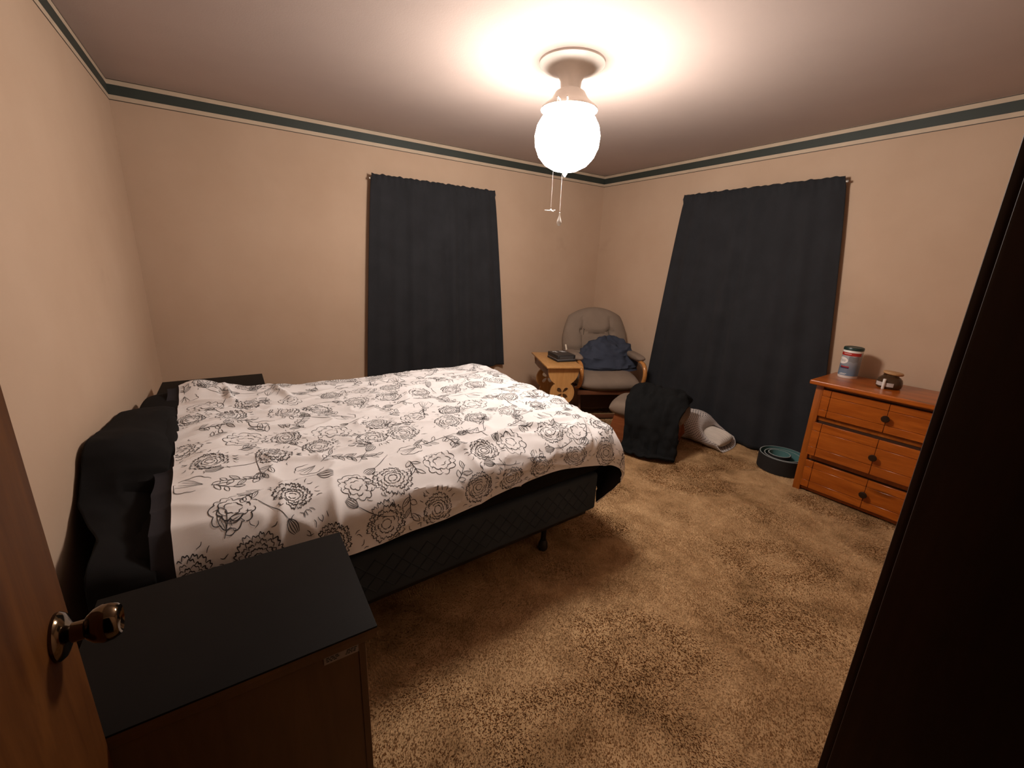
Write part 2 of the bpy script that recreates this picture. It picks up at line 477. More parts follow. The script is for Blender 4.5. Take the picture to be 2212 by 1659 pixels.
# ------------------------------------------------------------------ bed
BA = math.radians(3.0)
BO = Vector((0.083, -2.5215, 0))
bed = empty('bed', BO, BA, 'queen bed with black quilted box spring on metal legs', 'bed')
def quilt_box(name, lo, hi, r, m):
    bm = bmesh.new(); add_box(bm, lo, hi, r, 5)
    return from_bm(name, bm, m, bed)
bs = quilt_box('box_spring', (0.0, 0.0, 0.20), (1.94, 1.52, 0.415), 0.022, 'black_quilt')
# diamond quilting ridges on the visible near side of the box spring, sewn in as raised piping
V = []; F = []
def side_strip(y, pts, w=0.0035, h=0.004):
    for (a, b) in zip(pts[:-1], pts[1:]):
        a = Vector((a[0], 0, a[1])); b = Vector((b[0], 0, b[1])); d = (b - a).normalized(); q = Vector((-d.z, 0, d.x)) * w
        k = len(V)
        for p, yy in ((a - q, y), (a, y - h), (a + q, y), (b - q, y), (b, y - h), (b + q, y)): V.append((p.x, yy, p.z))
        F.extend([(k, k + 3, k + 4, k + 1), (k + 1, k + 4, k + 5, k + 2)])
x = 0.05
while x < 1.85:
    side_strip(0.0005, [(x, 0.235), (x + 0.07, 0.305), (x, 0.38)]); side_strip(0.0005, [(x + 0.07, 0.235), (x, 0.305), (x + 0.07, 0.38)])
    x += 0.07
from_data('quilting', V, F, 'black_quilt', bs)
quilt_box('mattress', (0.0, 0.0, 0.418), (1.96, 1.52, 0.645), 0.05, 'black_sheet')
bm = bmesh.new()
for lo, hi in (((0.03, 0.03, 0.165), (1.90, 0.07, 0.20)), ((0.03, 1.45, 0.165), (1.90, 1.49, 0.20)), ((0.03, 0.03, 0.165), (0.07, 1.49, 0.20)), ((1.70, 0.03, 0.165), (1.74, 1.49, 0.20))):
    add_box(bm, lo, hi, 0.003, 1)
from_bm('rail', bm, 'dark_metal', bed)
for lx, ly in ((1.66, 0.09), (1.66, 1.43), (0.25, 0.09), (0.25, 1.43), (1.66, 0.76)):
    lg = tube('leg', [(lx, ly, 0.168), (lx, ly, 0.055)], 0.014, 'dark_metal', bed, 12)
    lathe('caster', [(0, 0.0), (0.020, 0.0), (0.026, 0.012), (0.024, 0.04), (0.016, 0.06), (0, 0.06)], 'caster', lg, 16, (lx, ly, 0))

# comforter: control net (bed coordinates) -> smooth surface -> wrinkles -> printed line flowers
def cr_interp(A, n):
    """Catmull-Rom along axis 0, n samples per span"""
    A = np.asarray(A, float); out = []
    K = len(A)
    for i in range(K - 1):
        p0 = A[i - 1] if i > 0 else 2 * A[0] - A[1]; p1 = A[i]; p2 = A[i + 1]; p3 = A[i + 2] if i + 2 < K else 2 * A[-1] - A[-2]
        for k in range(n):
            t_ = k / n
            out.append(0.5 * (2 * p1 + (p2 - p0) * t_ + (2 * p0 - 5 * p1 + 4 * p2 - p3) * t_ ** 2 + (3 * p1 - p0 - 3 * p2 + p3) * t_ ** 3))
    out.append(A[-1]); return np.array(out)

def crow(xi, ztop, hem, hemz, dz=0.0, far=0.0):
    # columns: near hem .. top .. far hem
    return [(xi, -hem - 0.012, hemz), (xi, -hem, (hemz + 0.62) / 2), (xi, -0.035, 0.628 + dz), (xi, 0.05, ztop - 0.012), (xi, 0.22, ztop),
            (xi, 0.55, ztop + 0.008), (xi, 0.90, ztop + 0.008), (xi, 1.22, ztop + 0.004), (xi, 1.42, ztop - 0.002 + far), (xi, 1.530, 0.635 + far), (xi, 1.548, 0.52), (xi, 1.552, 0.38)]
rows = [
    crow(0.195, 0.715, 0.045, 0.49, 0.01, 0.045), crow(0.30, 0.728, 0.046, 0.485, 0.015, 0.06), crow(0.46, 0.705, 0.048, 0.485, 0.01, 0.02),
    crow(0.75, 0.688, 0.05, 0.49), crow(1.05, 0.686, 0.05, 0.50), crow(1.35, 0.690, 0.048, 0.535), crow(1.60, 0.692, 0.045, 0.545),
    crow(1.82, 0.690, 0.055, 0.515),
    [(1.97, -0.062, 0.475), (1.97, -0.06, 0.545), (1.965, -0.03, 0.615), (1.97, 0.05, 0.655), (1.98, 0.22, 0.678), (1.99, 0.55, 0.688), (1.995, 0.90, 0.692), (2.0, 1.22, 0.694), (1.99, 1.42, 0.69), (1.99, 1.545, 0.63), (1.99, 1.575, 0.5), (1.99, 1.58, 0.38)],
    [(2.055, -0.062, 0.405), (2.055, -0.045, 0.475), (2.045, -0.005, 0.545), (2.055, 0.06, 0.59), (2.075, 0.22, 0.628), (2.085, 0.55, 0.645), (2.09, 0.90, 0.652), (2.095, 1.22, 0.655), (2.09, 1.40, 0.65), (2.07, 1.52, 0.59), (2.06, 1.55, 0.46), (2.06, 1.56, 0.36)],
    [(2.055, -0.040, 0.335), (2.065, -0.015, 0.395), (2.075, 0.03, 0.46), (2.09, 0.09, 0.50), (2.115, 0.22, 0.53), (2.125, 0.55, 0.54), (2.13, 0.90, 0.545), (2.13, 1.22, 0.55), (2.125, 1.38, 0.54), (2.10, 1.48, 0.49), (2.09, 1.52, 0.40), (2.085, 1.53, 0.32)],
    [(2.02, -0.005, 0.265), (2.04, 0.02, 0.31), (2.065, 0.06, 0.36), (2.085, 0.12, 0.39), (2.11, 0.23, 0.41), (2.12, 0.55, 0.42), (2.12, 0.90, 0.42), (2.12, 1.22, 0.42), (2.115, 1.36, 0.42), (2.10, 1.45, 0.38), (2.09, 1.49, 0.33), (2.08, 1.50, 0.27)],
    [(1.985, 0.025, 0.205), (2.01, 0.05, 0.235), (2.045, 0.09, 0.265), (2.07, 0.14, 0.285), (2.095, 0.24, 0.30), (2.10, 0.55, 0.305), (2.10, 0.90, 0.305), (2.10, 1.22, 0.305), (2.10, 1.34, 0.305), (2.09, 1.42, 0.29), (2.08, 1.46, 0.26), (2.07, 1.47, 0.21)],
]
G = cr_interp(np.array(rows), 24)                                  # along the length
G = np.swapaxes(cr_interp(np.swapaxes(G, 0, 1), 22), 0, 1)         # across
def arc_resample(G, n):
    seg = np.linalg.norm(np.diff(G, axis=0), axis=2).mean(axis=1)
    s = np.concatenate([[0], np.cumsum(seg)]); L = s[-1]
    q = np.linspace(0, L, n); i = np.clip(np.searchsorted(s, q) - 1, 0, len(s) - 2)
    f = ((q - s[i]) / (s[i + 1] - s[i]))[:, None, None]
    return G[i] * (1 - f) + G[i + 1] * f, L
NU, NV = 300, 240
G, SL = arc_resample(G, NU)
G2, TL = arc_resample(np.swapaxes(G, 0, 1), NV); G = np.swapaxes(G2, 0, 1)
def grid_normals(G):
    du = np.gradient(G, axis=0); dv = np.gradient(G, axis=1)
    n = np.cross(du, dv); return n / (np.linalg.norm(n, axis=2, keepdims=True) + 1e-9)
Nn = grid_normals(G)
if Nn[NU // 2, NV // 2, 2] < 0: Nn = -Nn
S = np.linspace(0, SL, NU)[:, None] + np.zeros((1, NV)); T = np.zeros((NU, 1)) + np.linspace(0, TL, NV)[None, :]
disp = np.zeros((NU, NV))
for i in range(NU):
    for j in range(NV):
        s, t_ = S[i, j], T[i, j]
        a = noise.noise(Vector((s * 2.2, t_ * 3.0, 1.7)))
        wx = s + 0.10 * noise.noise(Vector((s * 3, t_ * 3, 9.0))); wy = t_ + 0.10 * noise.noise(Vector((s * 3, t_ * 3, 4.0)))
        b = 1 - abs(noise.noise(Vector((wx * 4.0, wy * 7.5, 5.1)))) * 2.2
        c = noise.noise(Vector((s * 14, t_ * 14, 2.2)))
        disp[i, j] = 0.012 * a + 0.011 * max(0, b) ** 2.4 + 0.0030 * c
def fold(p, q, amp, w):
    """a soft crease ridge between two points of the cloth"""
    global disp
    p = np.array(p); q = np.array(q); d = q - p; L = np.hypot(*d)
    h = np.clip(((S - p[0]) * d[0] + (T - p[1]) * d[1]) / L ** 2, 0, 1)
    dist = np.hypot(S - p[0] - h * d[0], T - p[1] - h * d[1])
    ends = np.sin(np.clip(h, 0.02, 0.98) * PI) ** 0.5
    disp += 1.5 * amp * ends * np.exp(-(dist / (w * 0.78)) ** 2)
te = 0.24                                    # cloth distance of the near top edge from the near hem
fold((0.75, te + 0.03), (1.75, te + 0.10), 0.016, 0.028)
fold((0.15, te + 0.02), (0.70, te + 0.12), 0.010, 0.03)
for p, q, am in (((1.72, te + 0.10), (1.55, 0.04), 0.012), ((1.76, te + 0.08), (1.72, 0.02), 0.012), ((1.82, te + 0.05), (1.86, 0.03), 0.010), ((1.55, te + 0.06), (1.30, 0.05), 0.007),
                 ((1.20, te + 0.02), (1.02, 0.03), 0.006), ((0.45, te), (0.40, 0.02), 0.010), ((0.30, te + 0.02), (0.22, 0.0), 0.012),
                 ((0.05, 1.35), (0.40, 1.15), 0.016), ((0.10, 1.20), (0.55, 1.00), 0.012), ((0.20, 1.55), (0.22, 1.25), 0.022), ((0.05, 0.95), (0.50, 0.80), 0.010), ((0.42, 1.60), (0.50, 1.25), 0.016),
                 ((0.60, 1.45), (1.55, 1.40), 0.010), ((0.95, 1.20), (1.7, 1.13), 0.009), ((0.1, 0.6), (0.5, 0.45), 0.010), ((2.0, 0.55), (1.6, 0.75), 0.010), ((2.05, 0.9), (1.75, 0.95), 0.008)):
    fold(p, q, am, 0.024)
G = G + Nn * disp[:, :, None]
Nn2 = grid_normals(G)
if Nn2[NU // 2, NV // 2, 2] < 0: Nn2 = -Nn2
V = [tuple(p) for p in G.reshape(-1, 3)]
F = []; mi = []
gi = lambda i, j: i * NV + j
for i in range(NU - 1):
    for j in range(NV - 1):
        F.append((gi(i, j), gi(i + 1, j), gi(i + 1, j + 1), gi(i, j + 1))); mi.append(0)
# black reverse, 14 mm below
o = len(V); Bk = G - Nn2 * 0.014
V += [tuple(p) for p in Bk.reshape(-1, 3)]
for i in range(NU - 1):
    for j in range(NV - 1):
        F.append((o + gi(i, j), o + gi(i, j + 1), o + gi(i + 1, j + 1), o + gi(i + 1, j))); mi.append(1)
def rim(a, b): F.append((a[0], a[1], o + a[1], o + a[0])); mi.append(b)
for i in range(NU - 1): rim((gi(i, 0), gi(i + 1, 0)), 0); rim((gi(i, NV - 1), gi(i + 1, NV - 1)), 0)
for j in range(NV - 1): rim((gi(NU - 1, j), gi(NU - 1, j + 1)), 0)
# turned edge at the head: the dark reverse shows as a 5 cm band
ob = len(V)
band = []
for k in range(5):
    f = k / 4
    for j in range(NV):
        p = G[0, j].copy(); n_ = Nn2[0, j]
        p = p + np.array((-0.052 * f, 0, 0)) - n_ * (0.002 + 0.012 * f + 0.006 * math.sin(f * PI))
        V.append(tuple(p))
for k in range(4):
    for j in range(NV - 1):
        F.append((ob + k * NV + j, ob + k * NV + j + 1, ob + (k + 1) * NV + j + 1, ob + (k + 1) * NV + j)); mi.append(1)

def on_cloth(st, lift=0.0013):
    u = np.clip(st[:, 0] / SL, 0, 0.9999) * (NU - 1); v_ = np.clip(st[:, 1] / TL, 0, 0.9999) * (NV - 1)
    i = u.astype(int); j = v_.astype(int); fu = (u - i)[:, None]; fv = (v_ - j)[:, None]
    def bl(A): return (A[i, j] * (1 - fu) * (1 - fv) + A[i + 1, j] * fu * (1 - fv) + A[i, j + 1] * (1 - fu) * fv + A[i + 1, j + 1] * fu * fv)
    return bl(G) + bl(Nn2) * lift
def stroke(pts, w=0.0030):
    """ink stroke in cloth coordinates, swelling in the middle like a brush line"""
    P = np.array(pts, float)
    inside = (P[:, 0] > 0.004) & (P[:, 0] < SL - 0.004) & (P[:, 1] > 0.004) & (P[:, 1] < TL - 0.004)
    if not inside.all(): 
        P = P[inside]
        if len(P) < 3 or np.max(np.linalg.norm(np.diff(P, axis=0), axis=1)) > 0.05: return
    d = np.gradient(P, axis=0); d /= np.linalg.norm(d, axis=1)[:, None] + 1e-9
    q = np.stack([-d[:, 1], d[:, 0]], 1)
    ww = (w * 0.80 * (0.35 + 0.65 * np.sin(np.linspace(0.08, 0.92, len(P)) * PI)))[:, None] / 2
    A = on_cloth(P + q * ww); B = on_cloth(P - q * ww); k = len(V)
    for a, b in zip(A, B): V.append(tuple(a)); V.append(tuple(b))
    for m in range(len(P) - 1): F.append((k + 2 * m, k + 2 * m + 1, k + 2 * m + 3, k + 2 * m + 2)); mi.append(2)
rd = random.Random(11)
def curve(pts, n=6):
    return [(p.x, p.y) for p in smooth_path([(a, b, 0) for a, b in pts], n)]
def dahlia(cx, cy, R, a0):
    nr = 5
    for r_ in range(nr):
        rr = R * (0.16 + 0.84 * (r_ + 0.3) / nr); npet = 6 + 3 * r_
        for k in range(npet):
            if rd.random() < 0.10: continue
            a = a0 + 2 * PI * (k + 0.5 * (r_ % 2)) / npet; da = PI / npet * rd.uniform(0.8, 1.12)
            j = rd.uniform(0.92, 1.08)
            pts = [(a - da, rr * 0.90 * j), (a - da * 0.5, rr * 1.05 * j), (a, rr * 1.0 * j), (a + da * 0.5, rr * 1.08 * j), (a + da, rr * 0.90 * j)]
            stroke(curve([(cx + q * math.cos(b), cy + q * math.sin(b)) for b, q in pts], 4), rd.uniform(0.0026, 0.0044))
    for k in range(16):
        a = rd.uniform(0, 2 * PI); r0 = R * rd.uniform(1.08, 1.2); b = a + rd.uniform(-0.15, 0.15)
        stroke(curve([(cx + r0 * math.cos(a), cy + r0 * math.sin(a)), (cx + (r0 + 0.008) * math.cos(b), cy + (r0 + 0.008) * math.sin(b)), (cx + (r0 + 0.017) * math.cos(b), cy + (r0 + 0.017) * math.sin(b))], 3), 0.0026)
def peony(cx, cy, R, a0):
    for ring, (rr, npet, wob) in enumerate(((R, 11, 0.20), (R * 0.66, 8, 0.24), (R * 0.34, 5, 0.34))):
        n = npet * 10; pts = []
        ph = a0 + ring * 0.7
        for k in range(n + 1):
            a = 2 * PI * k / n
            q = rr * (1 + wob * abs(math.sin(npet * (a + 0.10 * math.sin(3 * a + ph)) / 2 + ph)) ** 0.8 - wob * 0.5 + 0.08 * math.sin(2 * a + ph) + 0.03 * math.sin(7 * a + ph))
            pts.append((cx + q * math.cos(a), cy + q * math.sin(a)))
        cut = [int(n * f) for f in sorted(rd.random() for _ in range(4))]; cut = [0] + cut + [n]
        for a, b in zip(cut[:-1], cut[1:]):
            if b - a > 5: stroke(pts[a:b], rd.uniform(0.0028, 0.0042))
    for k in range(9):
        a = a0 + 2 * PI * k / 9 + rd.uniform(-.1, .1)
        stroke(curve([(cx + R * q * math.cos(a + (q - .6) * .5), cy + R * q * math.sin(a + (q - .6) * .5)) for q in (0.62, 0.75, 0.9)], 4), 0.0025)
def leaf(x, y, a, L, wd):
    c, s = math.cos(a), math.sin(a)
    for sg in (1, -1):
        stroke(curve([(x + c * L * f - s * sg * wd * g, y + s * L * f + c * sg * wd * g) for f, g in ((0, 0), (0.25, 0.8), (0.55, 1.0), (0.85, 0.5), (1.02, 0.0))], 4), 0.0028)
    if L > 0.04: stroke([(x + c * L * f, y + s * L * f) for f in (0.05, 0.3, 0.55, 0.75)], 0.002)
def sprig(x, y, a, L, n):
    pts = []; b = a; px, py = x, y
    for k in range(9):
        pts.append((px, py)); px += math.cos(b) * L / 8; py += math.sin(b) * L / 8; b += rd.uniform(-0.16, 0.22)
    stroke(curve(pts, 3), 0.0030)
    for k in range(n):
        m = 1 + int(k * 7 / n); qx, qy = pts[m]; sg = 1 if k % 2 else -1
        leaf(qx, qy, a + sg * rd.uniform(0.5, 0.95), rd.uniform(0.026, 0.05), rd.uniform(0.006, 0.010))
def bud(x, y, a, L):
    c, s = math.cos(a), math.sin(a)
    for off in (-1, -0.45, 0.1, 0.55, 1):
        stroke(curve([(x + c * L * f - s * off * L * 0.34 * g, y + s * L * f + c * off * L * 0.34 * g) for f, g in ((0, 0.12), (0.3, 0.85), (0.65, 1.0), (1.0, 0.55))], 4), 0.003)
    stroke(curve([(x - c * f + s * f * 0.3, y - s * f - c * f * 0.3 * (f * 8)) for f in (0, 0.03, 0.07, 0.12)], 4), 0.003)
def tulip(x, y, a, R):
    n = 40; pts = []
    for k in range(n + 1):
        b = -2.3 + 4.6 * k / n
        q = R * (1 + 0.16 * abs(math.sin(3.5 * b)))
        pts.append((x + q * math.cos(a + b) * 0.95, y + q * math.sin(a + b) * 0.8))
    stroke(pts[:18], 0.0034); stroke(pts[20:], 0.0034)
    for off in (-0.5, -0.2, 0.15, 0.45):
        stroke(curve([(x - math.cos(a) * R * 0.7, y - math.sin(a) * R * 0.7), (x - math.sin(a) * off * R * .6, y + math.cos(a) * off * R * .6), (x + math.cos(a) * R * 0.7 - math.sin(a) * off * R, y + math.sin(a) * R * 0.7 + math.cos(a) * off * R)], 5), 0.0024)
step = 0.185; r_ = 0; kinds = 0
ys = 0.06
while ys < TL:
    xs = 0.03 + (0.5 * step if r_ % 2 else 0)
    while xs < SL:
        cx = xs + rd.uniform(-0.03, 0.03); cy = ys + rd.uniform(-0.025, 0.025); a = rd.uniform(0, 2 * PI)
        k = (kinds * 3 + r_) % 6
        if k in (0, 3, 4): dahlia(cx, cy, rd.uniform(0.060, 0.078), a)
        elif k == 1: peony(cx, cy, rd.uniform(0.055, 0.072), a)
        elif k == 2: tulip(cx, cy, a, rd.uniform(0.042, 0.055)); sprig(cx - math.cos(a) * 0.06, cy - math.sin(a) * 0.06, a + PI, 0.09, 4)
        else: sprig(cx - 0.06 * math.cos(a), cy - 0.06 * math.sin(a), a, 0.15, 8); bud(cx + 0.05, cy + 0.04, a + 1.2, 0.05)
        a2 = rd.uniform(0, 2 * PI); hx, hy = cx + step * 0.5, cy + step * 0.42
        if rd.random() < 0.6: sprig(hx, hy, a2, rd.uniform(0.06, 0.10), 4)
        else: bud(hx, hy, a2, rd.uniform(0.04, 0.055))
        kinds += 1; xs += step
    ys += step * 0.9; r_ += 1
comf = from_data('comforter', V, F, ['comforter', 'reverse', 'ink'], None, BO, (0, 0, BA), midx=mi)
tag(comf, 'white comforter printed with black line-drawn flowers spread over the bed', 'comforter')

# black pillows and the blanket heaped over the near one at the head of the bed
pl = empty('pillow', (0.225, -1.24, 0.680), BA, 'flat black pillow at the head of the bed, nearer the far nightstand', 'pillow', 'black pillows')
pillow('cushion', 0.36, 0.56, 0.080, 'black_sheet', pl, n=18, p=4)
def blanket():
    prof = [(-1.27, 0.676), (-1.33, 0.725), (-1.45, 0.760), (-1.70, 0.785), (-1.90, 0.812), (-1.985, 0.805), (-2.06, 0.755), (-2.13, 0.695), (-2.22, 0.664), (-2.36, 0.658), (-2.49, 0.658), (-2.540, 0.640), (-2.560, 0.600), (-2.568, 0.550), (-2.570, 0.515)]
    prof = [(p.x, p.y) for p in smooth_path([(a, b, 0) for a, b in prof], 6)]
    nx = 30; V = []; F = []; m = len(prof)
    for i in range(nx + 1):
        f = i / nx
        for k, (y, z) in enumerate(prof):
            x0 = 0.014 + 0.085 * min(1, max(0, (-2.16 - y) / 0.22))          # the hanging end starts further from the wall
            x = x0 + (0.238 - x0) * f
            far = min(1, max(0, (y + 2.05) / 0.5))                           # 0 at the near end, 1 at the far end
            near_shape = 1 - 0.70 * f ** 2.0
            far_shape = max(0, 1 - max(0, (f - 0.55) / 0.45) ** 2.4) * (0.80 + 0.20 * min(1, f * 3))
            base = 0.690 if y > -2.13 else 0.60
            zz = base + (z - base) * ((1 - far) * near_shape + far * (0.12 + 0.88 * far_shape)) if z > base else z
            w = 0.009 * noise.noise(Vector((x * 9, y * 6, z * 6))) + 0.006 * (1 - 2 * abs(noise.noise(Vector((x * 12, y * 9, z * 9)))))
            V.append((max(0.016, x + 0.4 * w), y - w * 0.7, zz + w * 0.8))
    for i in range(nx):
        for k in range(m - 1): F.append((i * m + k, i * m + k + 1, (i + 1) * m + k + 1, (i + 1) * m + k))
    o = from_data('blanket', V, F, 'black_sheet')
    md = o.modifiers.new('thick', 'SOLIDIFY'); md.thickness = 0.010; md.offset = -1
    return o
tag(blanket(), 'black blanket heaped over the head of the bed by the left wall', 'blanket')
pl2 = empty('pillow', (0.150, -1.72, 0.705), BA, 'black pillow under the heaped black blanket at the bed head', 'pillow', 'black pillows')
pillow('cushion', 0.19, 0.50, 0.105, 'black_sheet', pl2, n=18, p=3)

# ------------------------------------------------------------------ nightstands
def nightstand(loc, label, backmat, sticker):
    e = empty('nightstand', loc, 0, label, 'nightstand', 'dark nightstands beside the bed')
    w, d, h = 0.545, 0.405, 0.65
    x0, x1, y0, y1 = -w / 2, w / 2, -d / 2, d / 2
    box('top', (x0, y0, h - 0.005), (x1, y1, h), 'ns_top', e, 0.0015)
    # moulding that tapers in under the top
    V = []
    for ins, z in ((0.0012, h - 0.005), (0.0012, h - 0.016), (0.012, h - 0.034), (0.022, h - 0.038)):
        V += [(x0 + ins, y0 + ins * .35, z), (x1 - ins, y0 + ins * .35, z), (x1 - ins, y1 - ins, z), (x0 + ins, y1 - ins, z)]
    F = [(k * 4 + a, k * 4 + (a + 1) % 4, k * 4 + 4 + (a + 1) % 4, k * 4 + 4 + a) for k in range(3) for a in range(4)] + [(12, 13, 14, 15)]
    from_data('moulding', V, F, 'ns_body', e, smooth=False)
    bx0, bx1 = x0 + 0.026, x1 - 0.026
    box('side_panel', (bx0, y0 + 0.010, 0), (bx0 + 0.016, y1 - 0.022, h - 0.038), 'ns_body', e, 0.001, 1)
    box('side_panel', (bx1 - 0.016, y0 + 0.010, 0), (bx1, y1 - 0.022, h - 0.038), 'ns_body', e, 0.001, 1)
    box('back_panel', (bx0 + 0.010, y0 + 0.012, 0.03), (bx1 - 0.010, y0 + 0.017, h - 0.038), backmat, e, 0, 1)
    box('bottom_panel', (bx0 + 0.016, y0 + 0.018, 0.05), (bx1 - 0.016, y1 - 0.024, 0.066), 'ns_body', e, 0, 1)
    for z0, z1 in ((0.075, 0.335), (0.345, 0.605)):
        dr = box('drawer', (bx0 + 0.018, y1 - 0.024, z0), (bx1 - 0.018, y1 - 0.006, z1), 'ns_front', e, 0.002)
        lathe('knob', [(0, 0), (0.007, 0), (0.007, 0.01), (0.014, 0.016), (0.012, 0.024), (0, 0.026)], 'dark_metal', dr, 16, (0, y1 - 0.006, (z0 + z1) / 2), (-PI / 2, 0, 0))
    if sticker:
        st = box('sticker', (0.157, y0 + 0.0105, 0.590), (0.232, y0 + 0.0118, 0.611), 'sticker', e, 0, 1)
        bm = bmesh.new(); rs = random.Random(5)
        for row, z in enumerate((0.606, 0.6015, 0.597)):
            x = 0.162
            while x < 0.226:
                l = rs.uniform(0.003, 0.008)
                if not (0.186 < x < 0.199) and x + l < 0.229: add_box(bm, (x, y0 + 0.0100, z - 0.0012), (x + l, y0 + 0.0106, z + 0.0012))
                x += l + rs.uniform(0.0012, 0.003)
        from_bm('fine_print', bm, 'black_plastic', st, smooth=False)
    return e
nightstand((0.4175, -2.853, 0), 'dark nightstand in the foreground with a small sticker on its brown back', 'ns_body', True)
nightstand((0.338, -0.722, 0), 'dark nightstand in the far left corner beyond the bed', 'ns_body', False)

# ------------------------------------------------------------------ curtains
def curtain(label, fixed, axis, a0t, a1t, a0b, a1b, z0, z1, seed, nf):
    """axis 'x': hangs on the back wall (fixed y); axis 'y': on the right wall (fixed x)"""
    e = empty('curtain', ((a0t + a1t) / 2, fixed, 0) if axis == 'x' else (fixed, (a0t + a1t) / 2, 0), 0, label, 'curtain', 'black curtains')
    ox = e.location.copy()
    nx, nz = 220, 60; V = []; F = []
    rs = random.Random(seed); ph = [rs.uniform(0, 6.28) for _ in range(6)]
    for k in range(nz + 1):
        f = k / nz; z = z1 + (z0 - z1) * f
        g = min(1, f * 1.0)
        for i in range(nx + 1):
            u = i / nx
            top = a0t + (a1t - a0t) * u; bot = a0b + (a1b - a0b) * u
            a = top + (bot - top) * (g ** 0.85)
            uu = u + 0.012 * math.sin(6 * u + ph[0] + 1.5 * f)
            amp = 0.007 + 0.012 * f
            off = amp * (math.sin(uu * nf * 2 * PI + ph[1]) * 0.6 + 0.5 * math.sin(uu * nf * 1.37 * 2 * PI + ph[2] + 0.8 * f) + 0.15 * math.sin(uu * nf * 2.9 * PI + ph[3]))
            if f < 0.05: off = off * (f / 0.05) * 0.7 + 0.006 * math.sin(u * 150 + ph[4]) * (1 - f / 0.05)
            edge = min(u, 1 - u) * 14
            off += -0.018 * max(0, 1 - edge) * (1 if f > 0.02 else 0)
            zz = z + ((0.0026 * math.sin(u * 150 + ph[5]) + 0.0022 * math.sin(u * 61 + ph[2]) + 0.002 * math.sin(u * 97 + ph[1])) * max(0, 1 - f / 0.02)) + (0.006 * math.sin(u * 13 + ph[0]) if k == nz else 0)
            p = Vector((a, fixed - off, zz)) if axis == 'x' else Vector((fixed - off, a, zz))
            V.append(p - ox)
    for k in range(nz):
        for i in range(nx):
            q = k * (nx + 1) + i; F.append((q, q + nx + 1, q + nx + 2, q + 1))
    o = from_data('panel', V, F, 'curtain', e)
    md = o.modifiers.new('thick', 'SOLIDIFY'); md.thickness = 0.003; md.offset = 1 if axis == 'x' else -1
    zr = z1 - 0.035
    def P(a, off): return (Vector((a, fixed + off, zr)) if axis == 'x' else Vector((fixed + off, a, zr))) - ox
    lo, hi = min(a0t, a1t) + 0.012, max(a0t, a1t) - 0.012
    wall = (0 - fixed) if axis == 'x' else (W - fixed)
    tube('rod', smooth_path([P(lo, wall - 0.003), P(lo, 0.018), P(lo + 0.02, 0.012), P((lo + hi) / 2, 0.012), P(hi - 0.02, 0.012), P(hi, 0.018), P(hi, wall - 0.003)], 5), 0.008, 'rod', e, 8, 0.004, (0, 0, 1))
    return e
curtain('short black curtain on the back wall above the bed', -0.062, 'x', 1.555, 2.712, 1.440, 2.880, 0.40, 2.112, 4, 7)
curtain('long black curtain reaching the carpet on the right wall', W - 0.058, 'y', -1.124, -2.394, -0.935, -2.640, 0.012, 2.125, 9, 7)

# ------------------------------------------------------------------ ceiling light with lit glass shades
fan = empty('ceiling_light', (2.07, -1.90, H), 0, 'white ceiling light with a lit round glass globe and two pull chains', 'ceiling light')
lathe('canopy', [(0, 0), (0.165, 0), (0.165, -0.010), (0.150, -0.022), (0.105, -0.034), (0.070, -0.052), (0.054, -0.080), (0.050, -0.120), (0, -0.120)], 'fan_white', fan, 48)
lathe('shading_pan', [(0, -0.115), (0.052, -0.118), (0.075, -0.132), (0.095, -0.165), (0.118, -0.186), (0.140, -0.200), (0.146, -0.208), (0.146, -0.214), (0.138, -0.217), (0, -0.217)], 'fan_white', fan, 40)  # unseen pan, added and widened to cut lamp light reaching the ceiling
gl = lathe('glass_globe', [(0.108, -0.214), (0.112, -0.228), (0.138, -0.248), (0.160, -0.286), (0.170, -0.332), (0.166, -0.382), (0.146, -0.430), (0.112, -0.468), (0.066, -0.492), (0.022, -0.502), (0, -0.503)], 'shade', fan, 48)
gl['label'] = 'lit frosted glass globe'
lathe('finial', [(0, -0.500), (0.012, -0.503), (0.014, -0.509), (0.008, -0.519), (0.004, -0.527), (0, -0.529)], 'fan_white', fan, 16)
def chain(x, y, z0, z1, fob):
    bm = bmesh.new()
    n = int((z0 - z1) / 0.006)
    for i in range(n):
        bmesh.ops.create_icosphere(bm, subdivisions=1, radius=0.0017, matrix=Matrix.Translation((x, y, z0 - 0.006 * i)))
    c = from_bm('pull_chain', bm, 'chain', fan)
    if fob == 'drop':
        lathe('drop_pull', [(0, 0.004), (0.003, 0.002), (0.0025, -0.006), (0.005, -0.018), (0.0105, -0.036), (0.0125, -0.046), (0.010, -0.055), (0.005, -0.060), (0, -0.061)], 'chain', c, 20, (x, y, z1))
    else:
        bm = bmesh.new()
        bmesh.ops.create_uvsphere(bm, u_segments=12, v_segments=8, radius=0.0055, matrix=Matrix.Translation((0, 0, -0.004)))
        for k in range(3):
            add_box(bm, (0.003, -0.005, -0.0075), (0.032, 0.005, -0.0055), 0.001, 1, M=Matrix.Rotation(2 * PI * k / 3 + 0.5, 4, 'Z') @ Matrix.Rotation(0.15, 4, 'X'))
        from_bm('fan_pull', bm, 'chain', c, (x, y, z1))
CH1, CH2 = (-0.124, -0.135, -0.727), (-0.155, -0.100, -0.709)
chain(CH1[0], CH1[1], -0.212, CH1[2], 'drop')
chain(CH2[0], CH2[1], -0.212, CH2[2], 'fan')
for cx, cy, _ in (CH1, CH2):          # little spouts that carry the chains clear of the glass
    d_ = math.hypot(cx, cy)
    tube('chain_spout', [(0.120 * cx / d_, 0.120 * cy / d_, -0.207), (0.999 * cx, 0.999 * cy, -0.207), (1.02 * cx, 1.02 * cy, -0.208)], 0.0035, 'fan_white', fan, 8, up=(0, 0, 1))

